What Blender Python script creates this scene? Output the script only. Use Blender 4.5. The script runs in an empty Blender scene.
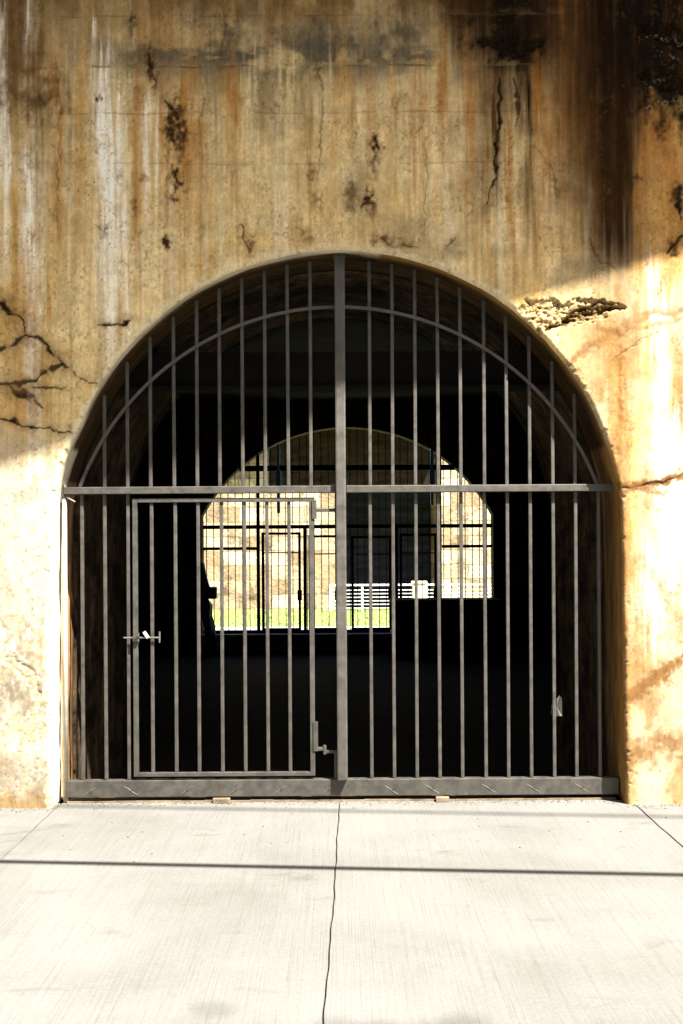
import bpy, bmesh, math, random
import numpy as np
from mathutils import Vector, Matrix

random.seed(7)
S = bpy.context.scene
COL = S.collection
R = math.radians

# ------------------------------------------------------------------ basics
CAM_D, EYE, FPX = 8.13, 1.80, 1138.0      # camera to gate plane, eye height, focal length in pixels
WALL_Y = -0.20                            # front face of the concrete wall (the gate stands at y = 0)
SUN = Vector((0.385, -0.385, 0.839)).normalized()   # towards the sun

def link(o):
    COL.objects.link(o)
    return o

def tag(o, label=None, cat=None, group=None, kind=None):
    if label: o['label'] = label
    if cat: o['category'] = cat
    if group: o['group'] = group
    if kind: o['kind'] = kind
    return o

def empty(name, loc=(0, 0, 0)):
    o = bpy.data.objects.new(name, None)
    o.empty_display_size = 0.2
    o.location = loc
    return link(o)

def put(name, bm, mat, parent=None, smooth=False):
    me = bpy.data.meshes.new(name)
    bmesh.ops.recalc_face_normals(bm, faces=bm.faces[:])
    bm.to_mesh(me); bm.free()
    if smooth:
        me.polygons.foreach_set('use_smooth', [True] * len(me.polygons))
    me.materials.append(mat)
    o = link(bpy.data.objects.new(name, me))
    if parent is not None:
        o.parent = parent
        o.matrix_parent_inverse = Matrix.Translation(-Vector(parent.location))
    return o

def box(bm, x0, x1, y0, y1, z0, z1, bev=0.0):
    vs = [bm.verts.new(p) for p in ((x0,y0,z0),(x1,y0,z0),(x1,y1,z0),(x0,y1,z0),(x0,y0,z1),(x1,y0,z1),(x1,y1,z1),(x0,y1,z1))]
    fs = [bm.faces.new([vs[i] for i in q]) for q in ((0,3,2,1),(4,5,6,7),(0,1,5,4),(1,2,6,5),(2,3,7,6),(3,0,4,7))]
    if bev > 0:
        es = list({e for f in fs for e in f.edges})
        bmesh.ops.bevel(bm, geom=es, offset=bev, segments=2, profile=0.6, affect='EDGES')
    return bm

def newbox(*a, **k):
    return box(bmesh.new(), *a, **k)

def tube(bm, pts, r, seg=8, caps=True):
    pts = [Vector(p) for p in pts]
    rs = r if isinstance(r, (list, tuple)) else [r] * len(pts)
    rings = []
    for i, p in enumerate(pts):
        d = (pts[min(i + 1, len(pts) - 1)] - pts[max(i - 1, 0)]).normalized()
        a = Vector((0, 0, 1)) if abs(d.z) < 0.9 else Vector((1, 0, 0))
        u = d.cross(a).normalized(); v = d.cross(u)
        rings.append([bm.verts.new(p + (u * math.cos(2*math.pi*k/seg) + v * math.sin(2*math.pi*k/seg)) * rs[i]) for k in range(seg)])
    for A, B in zip(rings, rings[1:]):
        for k in range(seg):
            bm.faces.new((A[k], A[(k+1) % seg], B[(k+1) % seg], B[k]))
    if caps:
        bm.faces.new(rings[0][::-1]); bm.faces.new(rings[-1])
    return bm

def ribbon(bm, prof, y0, y1, closed=False):
    """extrude an (x, z) outline along y"""
    A = [bm.verts.new((x, y0, z)) for x, z in prof]
    B = [bm.verts.new((x, y1, z)) for x, z in prof]
    n = len(prof)
    for i in range(n if closed else n - 1):
        j = (i + 1) % n
        bm.faces.new((A[i], A[j], B[j], B[i]))
    if closed:
        bm.faces.new(A[::-1]); bm.faces.new(B)
    return bm

# ------------------------------------------------------------------ noise in numpy
def _hash(ix, iy, seed):
    h = (ix.astype(np.int64) * 374761393 + iy.astype(np.int64) * 668265263 + seed * 1442695041) & 0xffffffff
    h = ((h ^ (h >> 13)) * 1274126177) & 0xffffffff
    h = (h ^ (h >> 16)) & 0xffffffff
    return h.astype(np.float64) / 4294967295.0

def vnoise(x, y, seed=0):
    ix = np.floor(x); iy = np.floor(y)
    fx = x - ix; fy = y - iy
    fx = fx*fx*(3-2*fx); fy = fy*fy*(3-2*fy)
    a = _hash(ix, iy, seed); b = _hash(ix+1, iy, seed); c = _hash(ix, iy+1, seed); d = _hash(ix+1, iy+1, seed)
    return (a*(1-fx)+b*fx)*(1-fy)+(c*(1-fx)+d*fx)*fy

def fbm(x, y, seed=0, octs=4, gain=0.5):
    s = 0; amp = 1; tot = 0
    for o in range(octs):
        s = s + amp * vnoise(x * 2**o + 13.7*o, y * 2**o - 7.3*o, seed + 31*o)
        tot += amp; amp *= gain
    return s / tot

def sstep(a, b, x):
    t = np.clip((x - a) / (b - a), 0, 1)
    return t*t*(3-2*t)

# ------------------------------------------------------------------ materials
def nodes_of(name):
    m = bpy.data.materials.new(name); m.use_nodes = True
    nt = m.node_tree
    return m, nt, nt.nodes['Principled BSDF']

def N(nt, kind, **kw):
    n = nt.nodes.new(kind)
    for k, v in kw.items():
        if k in n.inputs: n.inputs[k].default_value = v
        else: setattr(n, k, v)
    return n

def ramp(nt, fac, stops):
    n = nt.nodes.new('ShaderNodeValToRGB')
    e = n.color_ramp.elements
    while len(e) < len(stops): e.new(0.5)
    for el, (p, c) in zip(e, stops):
        el.position = p; el.color = (*c, 1) if len(c) == 3 else c
    nt.links.new(fac, n.inputs['Fac'])
    return n.outputs['Color']

def coords(nt, scale=(1, 1, 1), rot=(0, 0, 0), src='Object'):
    tc = N(nt, 'ShaderNodeTexCoord'); mp = N(nt, 'ShaderNodeMapping')
    mp.inputs['Scale'].default_value = scale; mp.inputs['Rotation'].default_value = rot
    nt.links.new(tc.outputs[src], mp.inputs['Vector'])
    return mp.outputs['Vector']

def noise(nt, vec, scale, detail=6, rough=0.6, dist=0):
    n = N(nt, 'ShaderNodeTexNoise', Scale=scale, Detail=detail, Roughness=rough, Distortion=dist)
    nt.links.new(vec, n.inputs['Vector'])
    return n.outputs['Fac']

def mix(nt, fac, a, b, mode='MIX'):
    n = nt.nodes.new('ShaderNodeMix'); n.data_type = 'RGBA'; n.blend_type = mode
    for sock, v in ((n.inputs[0], fac), (n.inputs[6], a), (n.inputs[7], b)):
        if isinstance(v, (int, float)): sock.default_value = v
        elif isinstance(v, tuple): sock.default_value = (*v, 1)
        else: nt.links.new(v, sock)
    return n.outputs[2]

def bump(nt, bsdf, h, strength=0.3, dist=0.01):
    n = N(nt, 'ShaderNodeBump', Strength=strength, Distance=dist)
    nt.links.new(h, n.inputs['Height']); nt.links.new(n.outputs['Normal'], bsdf.inputs['Normal'])

def simple(name, c1, c2, scale=8, rough=0.7, bstr=0.2, bdist=0.004, vscale=(1, 1, 1), metallic=0.0):
    m, nt, b = nodes_of(name)
    v = coords(nt, vscale)
    f = noise(nt, v, scale)
    nt.links.new(ramp(nt, f, [(0.3, c1), (0.7, c2)]), b.inputs['Base Color'])
    b.inputs['Roughness'].default_value = rough; b.inputs['Metallic'].default_value = metallic
    if bstr: bump(nt, b, noise(nt, v, scale * 6), bstr, bdist)
    return m

def mat_wall():
    m, nt, b = nodes_of('stained_concrete')
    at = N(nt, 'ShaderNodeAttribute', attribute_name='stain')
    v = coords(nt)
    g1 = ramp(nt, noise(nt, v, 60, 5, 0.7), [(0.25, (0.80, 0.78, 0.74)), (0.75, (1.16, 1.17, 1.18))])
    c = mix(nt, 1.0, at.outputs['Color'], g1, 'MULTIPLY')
    vs = coords(nt, (22, 22, 1.2))
    g2 = ramp(nt, noise(nt, vs, 1.6, 6, 0.65), [(0.3, (0.86, 0.83, 0.78)), (0.7, (1.1, 1.1, 1.1))])
    c = mix(nt, 1.0, c, g2, 'MULTIPLY')
    # small air holes
    vo = N(nt, 'ShaderNodeTexVoronoi', Scale=16.0, Randomness=1.0); nt.links.new(v, vo.inputs['Vector'])
    hole = ramp(nt, vo.outputs['Distance'], [(0.055, (1, 1, 1)), (0.10, (0, 0, 0))])
    sel = ramp(nt, noise(nt, v, 2.4, 3), [(0.50, (0, 0, 0)), (0.60, (1, 1, 1))])
    hs = mix(nt, 1.0, hole, sel, 'MULTIPLY')
    c = mix(nt, hs, c, (0.12, 0.075, 0.03))
    nt.links.new(c, b.inputs['Base Color'])
    b.inputs['Roughness'].default_value = 0.92
    b.inputs['Specular IOR Level'].default_value = 0.06
    h = N(nt, 'ShaderNodeMath', operation='SUBTRACT')
    nt.links.new(noise(nt, v, 85, 6, 0.7), h.inputs[0]); nt.links.new(hs, h.inputs[1])
    bump(nt, b, h.outputs[0], 0.55, 0.004)
    return m

def mat_pavement():
    m, nt, b = nodes_of('broomed_concrete')
    v = coords(nt)
    big = noise(nt, v, 0.9, 5, 0.6, 0.4)
    c = ramp(nt, big, [(0.30, (0.106, 0.1035, 0.096)), (0.55, (0.131, 0.129, 0.122)), (0.8, (0.142, 0.140, 0.134))])
    vb = coords(nt, (95, 0.7, 1), (0, 0, R(2)))
    br = noise(nt, vb, 1.5, 5, 0.75)
    c = mix(nt, 1.0, c, ramp(nt, br, [(0.28, (0.76, 0.75, 0.72)), (0.52, (1.03, 1.03, 1.03))]), 'MULTIPLY')
    c = mix(nt, 1.0, c, ramp(nt, noise(nt, v, 45, 4, 0.7), [(0.3, (0.90, 0.89, 0.87)), (0.7, (1.08, 1.08, 1.08))]), 'MULTIPLY')
    vd = coords(nt, (1.0, 2.3, 1))
    dirt = ramp(nt, noise(nt, vd, 1.3, 7, 0.62, 0.8), [(0.60, (1, 1, 1)), (0.78, (0.50, 0.47, 0.41))])
    c = mix(nt, 0.75, c, dirt, 'MULTIPLY')
    nt.links.new(c, b.inputs['Base Color'])
    b.inputs['Roughness'].default_value = 0.85
    bump(nt, b, br, 0.5, 0.003)
    return m

def mat_stone():
    m, nt, b = nodes_of('coursed_stone')
    v = coords(nt, (1, 1, 1), (R(90), 0, 0))
    br = N(nt, 'ShaderNodeTexBrick', Scale=1.0)
    br.inputs['Brick Width'].default_value = 0.95; br.inputs['Row Height'].default_value = 0.42
    br.inputs['Mortar Size'].default_value = 0.035; br.inputs['Mortar Smooth'].default_value = 1.0
    br.inputs['Color1'].default_value = (0.60, 0.50, 0.34, 1); br.inputs['Color2'].default_value = (0.25, 0.175, 0.095, 1)
    br.inputs['Mortar'].default_value = (0.22, 0.16, 0.09, 1)
    d = N(nt, 'ShaderNodeTexNoise', Scale=2.5, Detail=3.0); nt.links.new(v, d.inputs['Vector'])
    mv = N(nt, 'ShaderNodeVectorMath', operation='MULTIPLY_ADD')
    nt.links.new(d.outputs['Color'], mv.inputs[0]); mv.inputs[1].default_value = (0.16, 0.10, 0.1); nt.links.new(v, mv.inputs[2])
    nt.links.new(mv.outputs[0], br.inputs['Vector'])
    blot = ramp(nt, noise(nt, v, 1.7, 7, 0.75), [(0.33, (0.24, 0.19, 0.15)), (0.52, (1.0, 1.0, 1.0))])
    c = mix(nt, 1.0, br.outputs['Color'], blot, 'MULTIPLY')
    nt.links.new(c, b.inputs['Base Color']); b.inputs['Roughness'].default_value = 0.9
    bump(nt, b, noise(nt, v, 9, 6, 0.7), 0.8, 0.05)
    return m

def mat_paint(name, base, rust=0.5, rough=0.42, metal=0.0):
    m, nt, b = nodes_of(name)
    v = coords(nt)
    f = noise(nt, v, 14, 6, 0.65)
    c = ramp(nt, f, [(0.35, tuple(x * 0.82 for x in base)), (0.7, tuple(min(1, x * 1.15) for x in base))])
    rs = ramp(nt, noise(nt, v, 33, 5, 0.7), [(0.60, (0, 0, 0)), (0.70, (rust,) * 3)])
    c = mix(nt, rs, c, (0.19, 0.11, 0.05))
    nt.links.new(c, b.inputs['Base Color'])
    nt.links.new(ramp(nt, f, [(0.3, (rough - .08,) * 3), (0.8, (rough + .18,) * 3)]), b.inputs['Roughness'])
    b.inputs['Metallic'].default_value = metal
    b.inputs['Specular IOR Level'].default_value = 0.45
    bump(nt, b, noise(nt, v, 90, 5), 0.3, 0.0015)
    return m

def mat_soot_shade():  # soot streaks, with the tunnel's dimness darkened into the tones
    m, nt, b = nodes_of('soot_shade_concrete')
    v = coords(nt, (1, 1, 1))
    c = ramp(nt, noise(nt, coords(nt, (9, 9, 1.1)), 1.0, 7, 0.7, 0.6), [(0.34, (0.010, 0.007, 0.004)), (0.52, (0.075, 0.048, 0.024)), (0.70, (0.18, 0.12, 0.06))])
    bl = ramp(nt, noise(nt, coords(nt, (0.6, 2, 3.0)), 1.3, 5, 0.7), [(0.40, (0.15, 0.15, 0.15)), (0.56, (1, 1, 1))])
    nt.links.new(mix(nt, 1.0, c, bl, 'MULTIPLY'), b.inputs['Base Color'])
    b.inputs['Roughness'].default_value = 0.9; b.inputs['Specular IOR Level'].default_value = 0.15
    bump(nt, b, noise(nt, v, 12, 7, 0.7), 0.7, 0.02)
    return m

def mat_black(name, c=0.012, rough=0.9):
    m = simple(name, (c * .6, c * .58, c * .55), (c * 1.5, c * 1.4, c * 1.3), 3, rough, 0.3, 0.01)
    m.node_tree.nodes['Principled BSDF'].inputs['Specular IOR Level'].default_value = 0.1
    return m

M = dict(
    wall=mat_wall(), pave=mat_pavement(), stone=mat_stone(), soot_shade=mat_soot_shade(),
    dark=mat_black('gloom_black_concrete'),  # tunnel gloom put into the base colour
    gate=mat_paint('grey_gate_paint', (0.122, 0.115, 0.100), 0.6, 0.58, 0.88),
    post=mat_paint('worn_post_paint', (0.138, 0.130, 0.114), 0.6, 0.58, 0.88),
    galv=mat_paint('weathered_galvanised', (0.40, 0.37, 0.30), 0.5, 0.5),
    shade_stone=simple('shaded_recess_stone', (0.012, 0.014, 0.022), (0.045, 0.050, 0.075), 1.6, 0.85, 0.5, 0.03, (0.6, 1, 3.0)),  # dark bluish tones stand for the shade in the far recess
    farmetal=mat_black('black_gate_paint', 0.008, 0.7),
    beam=mat_black('dark_beam_paint', 0.008),
    steel=simple('bare_steel', (0.14, 0.13, 0.12), (0.22, 0.21, 0.19), 30, 0.35, 0.1, 0.001, metallic=0.6),
    tagwhite=simple('white_tag', (0.70, 0.70, 0.66), (0.8, 0.8, 0.78), 20, 0.5, 0),
    bolt=simple('dark_bolt', (0.02, 0.018, 0.015), (0.05, 0.04, 0.03), 40, 0.6, 0),
    weld=simple('weld_bead', (0.07, 0.065, 0.056), (0.14, 0.13, 0.115), 60, 0.45, 0.5, 0.002),
    concrete=simple('plain_concrete', (0.26, 0.24, 0.20), (0.36, 0.34, 0.29), 6, 0.9, 0.4, 0.006),
    grime=simple('grimy_joint', (0.035, 0.03, 0.02), (0.09, 0.07, 0.045), 14, 0.95, 0.4, 0.005),
    threshold=simple('worn_threshold', (0.08, 0.055, 0.03), (0.22, 0.17, 0.11), 9, 0.9, 0.5, 0.006),
    ground=simple('packed_earth', (0.10, 0.085, 0.06), (0.16, 0.14, 0.10), 2, 0.95, 0.4, 0.02),
    path=simple('yard_paving', (0.16, 0.16, 0.16), (0.24, 0.24, 0.24), 4, 0.9, 0.3, 0.005),
    kerb=simple('cream_kerb', (0.42, 0.40, 0.34), (0.52, 0.50, 0.44), 6, 0.85, 0.2, 0.004),
    soil=simple('lawn_soil', (0.14, 0.19, 0.05), (0.18, 0.23, 0.07), 5, 0.95, 0.4, 0.02),
    grass=simple('grass_blades', (0.20, 0.27, 0.06), (0.28, 0.34, 0.09), 3, 0.7, 0),
    white=simple('white_rail_paint', (0.70, 0.70, 0.68), (0.8, 0.8, 0.78), 10, 0.5, 0),
    cream=simple('cream_paint', (0.60, 0.54, 0.38), (0.70, 0.64, 0.48), 10, 0.5, 0),
    blue=simple('blue_paint', (0.08, 0.36, 0.75), (0.12, 0.45, 0.85), 8, 0.4, 0),
    tarp=simple('blue_tarp', (0.03, 0.09, 0.17), (0.14, 0.30, 0.45), 4, 0.35, 0.3, 0.01),
    brick=simple('dark_brick', (0.07, 0.04, 0.03), (0.12, 0.07, 0.05), 3, 0.9, 0.3, 0.01),
    shade_brown=simple('shade_brown_panel', (0.007, 0.005, 0.003), (0.030, 0.020, 0.010), 2.2, 0.9, 0.5, 0.02, (1, 1, 3)),  # near-black brown stands for shade along the far wall top
    pane=simple('window_pane', (0.02, 0.025, 0.03), (0.03, 0.035, 0.04), 1, 0.08, 0),
    sill=simple('sky_tint_sill', (0.22, 0.25, 0.30), (0.30, 0.33, 0.38), 5, 0.7, 0.2, 0.004),  # blue of the sky light put into the sill's colour
    leaf=simple('tree_leaf', (0.045, 0.085, 0.02), (0.08, 0.12, 0.03), 3, 0.6, 0),
    rubber=simple('black_rubber', (0.012, 0.012, 0.012), (0.02, 0.02, 0.02), 20, 0.6, 0),
    wood=simple('pole_wood', (0.10, 0.07, 0.045), (0.17, 0.12, 0.08), 5, 0.9, 0.4, 0.01, (6, 6, 0.5)),
    paper=simple('pale_paper', (0.11, 0.10, 0.09), (0.17, 0.155, 0.14), 12, 0.9, 0.2, 0.003),
)

for k_ in ('shade_brown', 'shade_stone', 'brick', 'pave'): M[k_].node_tree.nodes['Principled BSDF'].inputs['Specular IOR Level'].default_value = 0.08

# ------------------------------------------------------------------ the concrete wall with its arch
AR, AZ = 1.960, 1.917                       # arch radius and springing height
def half_width(z):                          # jambs flare a little towards the foot
    return AR + 0.018 * np.clip((AZ - z) / AZ, 0, 1)
def side_extra(x, z):                       # and the left one stands wider than the arch it carries
    t = np.clip((2.75 - z) / 0.62, 0, 1); t = t*t*(3-2*t)
    return np.where(x < 0, 0.040, 0.006) * t

def arch_wobble(x, z):
    a = np.arctan2(np.maximum(z - AZ, 0), x) * AR + np.where(z < AZ, (AZ - z) * np.sign(x), 0)
    return 0.006 * (fbm(a * 6, a * 0 + 2.0, 5, 4) - 0.5) * 2 - side_extra(x, z)

def arch_sd(x, z):
    """distance outside the opening (negative inside)"""
    up = np.hypot(x, z - AZ) - AR
    dn = np.abs(x) - half_width(z)
    return np.where(z > AZ, up, dn) + arch_wobble(x, z)

KX = 143.5                                  # the wall's own drawing scale: u right, v down
def seg_dist(u, v, pts):
    d = np.full(u.shape, 1e9); tpar = np.zeros(u.shape)
    n = len(pts) - 1
    for i in range(n):
        ax, ay = pts[i][:2]; bx, by = pts[i + 1][:2]
        L2 = (bx-ax)**2 + (by-ay)**2
        t = np.clip(((u-ax)*(bx-ax) + (v-ay)*(by-ay)) / L2, 0, 1)
        dd = np.hypot(u-ax-t*(bx-ax), v-ay-t*(by-ay))
        k = dd < d
        d = np.where(k, dd, d); tpar = np.where(k, (i + t) / n, tpar)
    return d, tpar

def build_wall():
    step = 0.0070
    xs = np.arange(-2.75, 2.7501, step); zs = np.arange(0.0, 5.95, step)
    side = np.concatenate([np.arange(2.77, 5.5, 0.022), np.arange(5.5, 15.01, 0.13)])
    xs = np.concatenate([-side[::-1], xs, side]); zs = np.concatenate([zs, np.linspace(5.97, 9.0, 70)])
    nx, nz = len(xs), len(zs)
    X, Z = np.meshgrid(xs, zs)                                   # [nz, nx]
    sd = arch_sd(X, Z)
    keep_v = sd > -step * 1.6
    # pull the verts just inside the opening back on to its edge
    e = 1e-4
    for _ in range(3):
        s = arch_sd(X, Z)
        gx = (arch_sd(X + e, Z) - arch_sd(X - e, Z)) / (2*e); gz = (arch_sd(X, Z + e) - arch_sd(X, Z - e)) / (2*e)
        g = np.maximum(gx*gx + gz*gz, 0.2)
        m = (s < 0) & keep_v
        X = np.where(m, X - s*gx/g, X); Z = np.where(m, np.maximum(Z - s*gz/g, 0), Z)
    sd = np.maximum(arch_sd(X, Z), 0)
    cell_in = (arch_sd(*np.meshgrid(xs, zs)) > 0)
    q = cell_in[:-1, :-1] | cell_in[1:, :-1] | cell_in[:-1, 1:] | cell_in[1:, 1:]
    u = 340 + KX * X; v = 548 - KX * (Z - 1.8)

    C = np.zeros(u.shape + (3,)); depth = np.zeros(u.shape)
    ucol = u[-1]; vrow = v[:, 0]
    def win(u0, u1, v0, v1):
        i0, i1 = np.searchsorted(ucol, [u0, u1])
        r0, r1 = np.searchsorted(-vrow, [-v1, -v0])
        return slice(max(0, r0 - 1), r1 + 1), slice(max(0, i0 - 1), i1 + 1)
    FULL = (slice(None), slice(None))
    def lay(mask, colr, k=1.0, w=FULL):
        m_ = np.clip(mask * k, 0, 1)[..., None]
        C[w] = C[w] * (1 - m_) + np.array(colr) * m_
    def F(su, sv, seed, octs=4, w=FULL): return fbm(u[w] / su, v[w] / sv, seed, octs)
    def warp(w, amp, sc, seed):
        return (u[w] + amp * (F(sc, sc, seed, 4, w) - .5) * 2.4, v[w] + amp * (F(sc, sc, seed + 1, 4, w) - .5) * 2.4)
    WH = (0.82, 0.77, 0.66); CR = (0.70, 0.575, 0.315); GO = (0.40, 0.195, 0.035); OC = (0.50, 0.30, 0.075)
    BR = (0.075, 0.036, 0.009); UM = (0.17, 0.092, 0.026); BK = (0.013, 0.009, 0.005); GY = (0.185, 0.155, 0.095)
    C[:] = (0.60, 0.455, 0.205)
    # clouds and run-down streaks
    lay(sstep(.40, .66, F(90, 75, 20, 5)), CR, .75)
    lay(sstep(.46, .70, F(55, 140, 21, 5)), (0.46, 0.33, 0.13), .55)
    lay(sstep(.47, .66, F(16, 330, 22, 5)), OC, .6)
    lay(sstep(.53, .72, F(12, 260, 23, 5)), GO, .3)
    lay(sstep(.55, .74, F(6, 190, 24, 4)), UM, .25)
    lay(sstep(.54, .72, F(8, 260, 25, 4)), (0.62, 0.54, 0.37), .6)
    lay(sstep(.46, .64, F(70, 60, 44, 5)) * sstep(190, 240, u), (0.33, 0.27, 0.155), .5)
    lay(sstep(.48, .62, F(40, 34, 46, 5)), (0.66, 0.56, 0.34), .35)
    top = sstep(150, -10, v + 40 * (F(40, 60, 26) - .5))
    lay(top, (0.25, 0.16, 0.06), .6)
    for (cu, hw, v1, k) in ((617, 26, 300, 1.35), (520, 42, 105, 1.15), (560, 20, 150, .6), (585, 20, 200, .6), (470, 16, 70, .7), (20, 22, 150, .4)):
        w = win(cu - 3 * hw, cu + 3 * hw, -300, v1 + 90)
        lay(np.exp(-((u[w] - cu + hw * .8 * (F(14, 120, 37, 4, w) - .5) + hw * 1.1 * (F(3.5, 150, 63, 4, w) - .5)) / hw)**2 * 1.3) * sstep(v1 + 45, v1 - 120, v[w] + 60 * (F(5, 200, 38, 4, w) - .5)) * (.72 + .5 * F(5, 90, 39, 4, w)), (0.042, 0.021, 0.006), k * 1.1, w)
    lay(sstep(630, 655, u + 20 * (F(8, 90, 40) - .5)) * sstep(80, 130, v) * sstep(330, 270, v), (0.42, 0.22, 0.035), .75)
    # greyer foot left, rusty foot right, both toned down to offset the sun
    low = sstep(400, 500, v + 30 * (F(30, 60, 27) - .5))
    lay(low * sstep(360, 150, u), (0.335, 0.318, 0.272), .95)
    lay(low * sstep(360, 150, u) * sstep(.52, .70, F(34, 46, 28, 5)), (0.28, 0.245, 0.18), .6)
    rt = sstep(545, 610, u) * sstep(235, 330, v)
    lay(rt, (0.335, 0.285, 0.19), .88)
    lay(rt * sstep(.44, .62, F(34, 60, 29, 5)), (0.28, 0.18, 0.075), .8)
    lay(rt * sstep(.56, .70, F(20, 26, 30, 5)), (0.27, 0.15, 0.045), .6)
    lay(rt * sstep(.50, .64, F(24, 80, 31, 5)) * sstep(600, 660, u), (0.39, 0.335, 0.24), .8)
    # grey pour near the top
    gm = np.exp(-((v - 50 + 24 * (F(60, 60, 32) - .5)) / 26.0)**2) * sstep(.36, .60, F(46, 20, 33, 5))
    lay(gm * sstep(70, 150, u) * sstep(520, 440, u), (0.125, 0.112, 0.080), .85)
    lay(gm * sstep(180, 230, u) * sstep(420, 330, u), (0.11, 0.10, 0.074), .55)
    lay(sstep(.52, .62, F(15, 8, 34, 5)) * np.exp(-((v - 58) / 9.0)**2) * sstep(150, 220, u) * sstep(500, 440, u), (0.45, 0.36, 0.18), .75)
    lay(sstep(30, -4, v + 16 * (F(16, 30, 35) - .5)) * sstep(.36, .55, F(18, 40, 36)), (0.17, 0.105, 0.035), .7)

    # vertical runs: u, top, bottom, half width, colour, strength
    runs = [
        (5, 25, 330, 4, WH, .9), (12, 60, 300, 2, WH, .5), (31, 10, 120, 3, WH, .6), (32, 150, 340, 6, WH, .95), (30, 300, 480, 5, WH, .5),
        (98, 40, 160, 3, WH, .7), (106, 62, 330, 8, WH, .95), (119, 120, 350, 9, WH, .85), (113, 160, 480, 5, WH, .6), (150, 90, 250, 4, WH, .6), (158, 110, 240, 2, WH, .5), (127, 200, 420, 3, WH, .5),
        (250, 60, 215, 9, CR, .5), (290, 66, 260, 12, CR, .5), (330, 70, 240, 14, CR, .4), (436, 90, 260, 8, CR, .5), (510, 190, 300, 10, CR, .5), (655, 280, 420, 8, WH, .5), (672, 420, 620, 11, WH, .7), (652, 560, 660, 9, WH, .6), (664, 300, 560, 7, WH, .45),
        (17, 10, 160, 11, UM, .75), (42, 30, 260, 8, UM, .6), (60, 60, 300, 7, GO, .65), (22, 250, 470, 5, OC, .6), (48, 270, 430, 5, OC, .6), (74, 40, 240, 5, UM, .4),
        (84, 60, 300, 5, OC, .6), (138, 60, 300, 5, GO, .5), (166, 80, 250, 4, GO, .5), (190, 60, 260, 9, GO, .75), (204, 90, 250, 4, GO, .5), (236, 70, 260, 7, GO, .75), (215, 70, 180, 8, GY, .5), (262, 66, 150, 12, GY, .45), (308, 66, 150, 14, GY, .35),
        (345, 66, 190, 10, OC, .5), (372, 66, 260, 6, GO, .5), (395, 60, 240, 5, OC, .6), (420, 70, 290, 7, GO, .5), (447, 40, 220, 7, GO, .55), (470, 20, 240, 9, GO, .75), (487, 60, 290, 6, UM, .6), (512, 130, 320, 6, GO, .7), (545, -20, 290, 12, GO, .8), (575, -20, 270, 16, GO, .85), (530, 150, 280, 6, UM, .6),
        (455, -90, 66, 7, BR, .8), (476, -90, 90, 9, BR, .85), (500, -90, 120, 14, BR, .85), (524, -90, 130, 16, BR, .85), (548, -90, 120, 13, BR, .8), (528, 50, 180, 6, BR, .6), (564, -90, 200, 9, UM, .7), (585, -90, 230, 12, BR, .75),
        (604, -90, 300, 13, BR, .95), (618, -90, 310, 14, (0.045, 0.022, 0.006), .95), (634, -90, 250, 13, BR, .9), (597, 60, 330, 5, UM, .8), (628, 120, 300, 5, (0.05, 0.025, 0.007), .7), (645, 60, 210, 8, UM, .8), (668, -90, 120, 26, BR, .9), (655, 90, 240, 9, GO, .9), (672, 100, 280, 10, GO, .9), (643, 150, 280, 6, GO, .8),
        (622, 330, 480, 1.3, UM, .7), (645, 300, 440, 5, OC, .5), (668, 300, 470, 5, OC, .5), (636, 420, 620, 8, OC, .5), (250, 240, 300, 5, OC, .4),
        (532, 92, 172, 6, BK, 1.2), (500, 70, 150, 5, BR, .8), (498, 110, 215, 4, BR, .8), (535, 160, 260, 5, UM, .7), (519, 60, 130, 3.5, BR, .8), (360, 60, 100, 6, UM, .5), (210, -20, 56, 9, BR, .4), (330, -20, 44, 14, BR, .4), (413, -20, 60, 10, BR, .5), (275, -20, 50, 12, UM, .6), (136, -30, 60, 4, BR, .6), (100, -30, 60, 8, UM, .5)]
    for (cu, v0, v1, hw, cc, k) in runs:
        w = win(cu - 3.4 * hw - 9, cu + 3.4 * hw + 9, v0 - 45, v1 + 60)
        uu, vv = u[w], v[w]
        jag = 44 * (fbm(uu / 2.6, vv * 0 + cu, 41, 3) - .5) * 2
        wob = uu + 4.5 * (fbm(vv / 38.0 + cu, uu * 0 + 1.0, 42, 3) - .5) * 2 + hw * .8 * (fbm(uu / 3.0, vv / 26.0, 43, 4) - .5) * 2
        prof = np.exp(-((wob - cu) / hw)**2)
        fade = sstep(v0 - 20, v0 + 14, vv + jag) * sstep(v1 + 20, v1 - 40 - 0.5 * (v1 - v0), vv + jag)
        brk = sstep(.12, .62, fbm(uu / 2.8, vv / 70, int(cu) + 51, 5)) * (0.65 + .75 * fbm(uu / 9, vv / 16, int(cu) + 71, 4))
        lay(prof * fade * brk, cc, k * 1.25, w)
    def blob(cu, cv, ru, rv, colr, k, seed, rag=1.0, fine=6.0):
        w = win(cu - 2.1 * ru - 4, cu + 2.1 * ru + 4, cv - 2.1 * rv - 4, cv + 2.1 * rv + 4)
        a_, b_ = warp(w, min(ru, rv) * .5, max(4, min(ru, rv)), seed)
        d = np.hypot((a_ - cu) / ru, (b_ - cv) / rv)
        m_ = sstep(1.35, -.25, d + rag * (fbm(u[w] / fine, v[w] / (fine * 1.3), seed + 7, 5) - .5) * 2.2)
        m_ = m_ * (.55 + .8 * fbm(u[w] / 4, v[w] / 6, seed + 9, 4))
        lay(m_, colr, k, w)
    blob(512, 8, 46, 40, BK, 1.15, 61); blob(515, 46, 40, 18, (0.008, 0.006, 0.004), 1.25, 62); blob(545, 10, 24, 40, BR, .9, 63)
    blob(656, 10, 58, 62, (0.010, 0.007, 0.004), 1.3, 64); blob(664, 70, 44, 56, (0.008, 0.006, 0.003), 1.3, 65); blob(690, 60, 40, 70, BK, 1.2, 66); blob(615, 20, 30, 80, BR, .9, 67)
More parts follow.
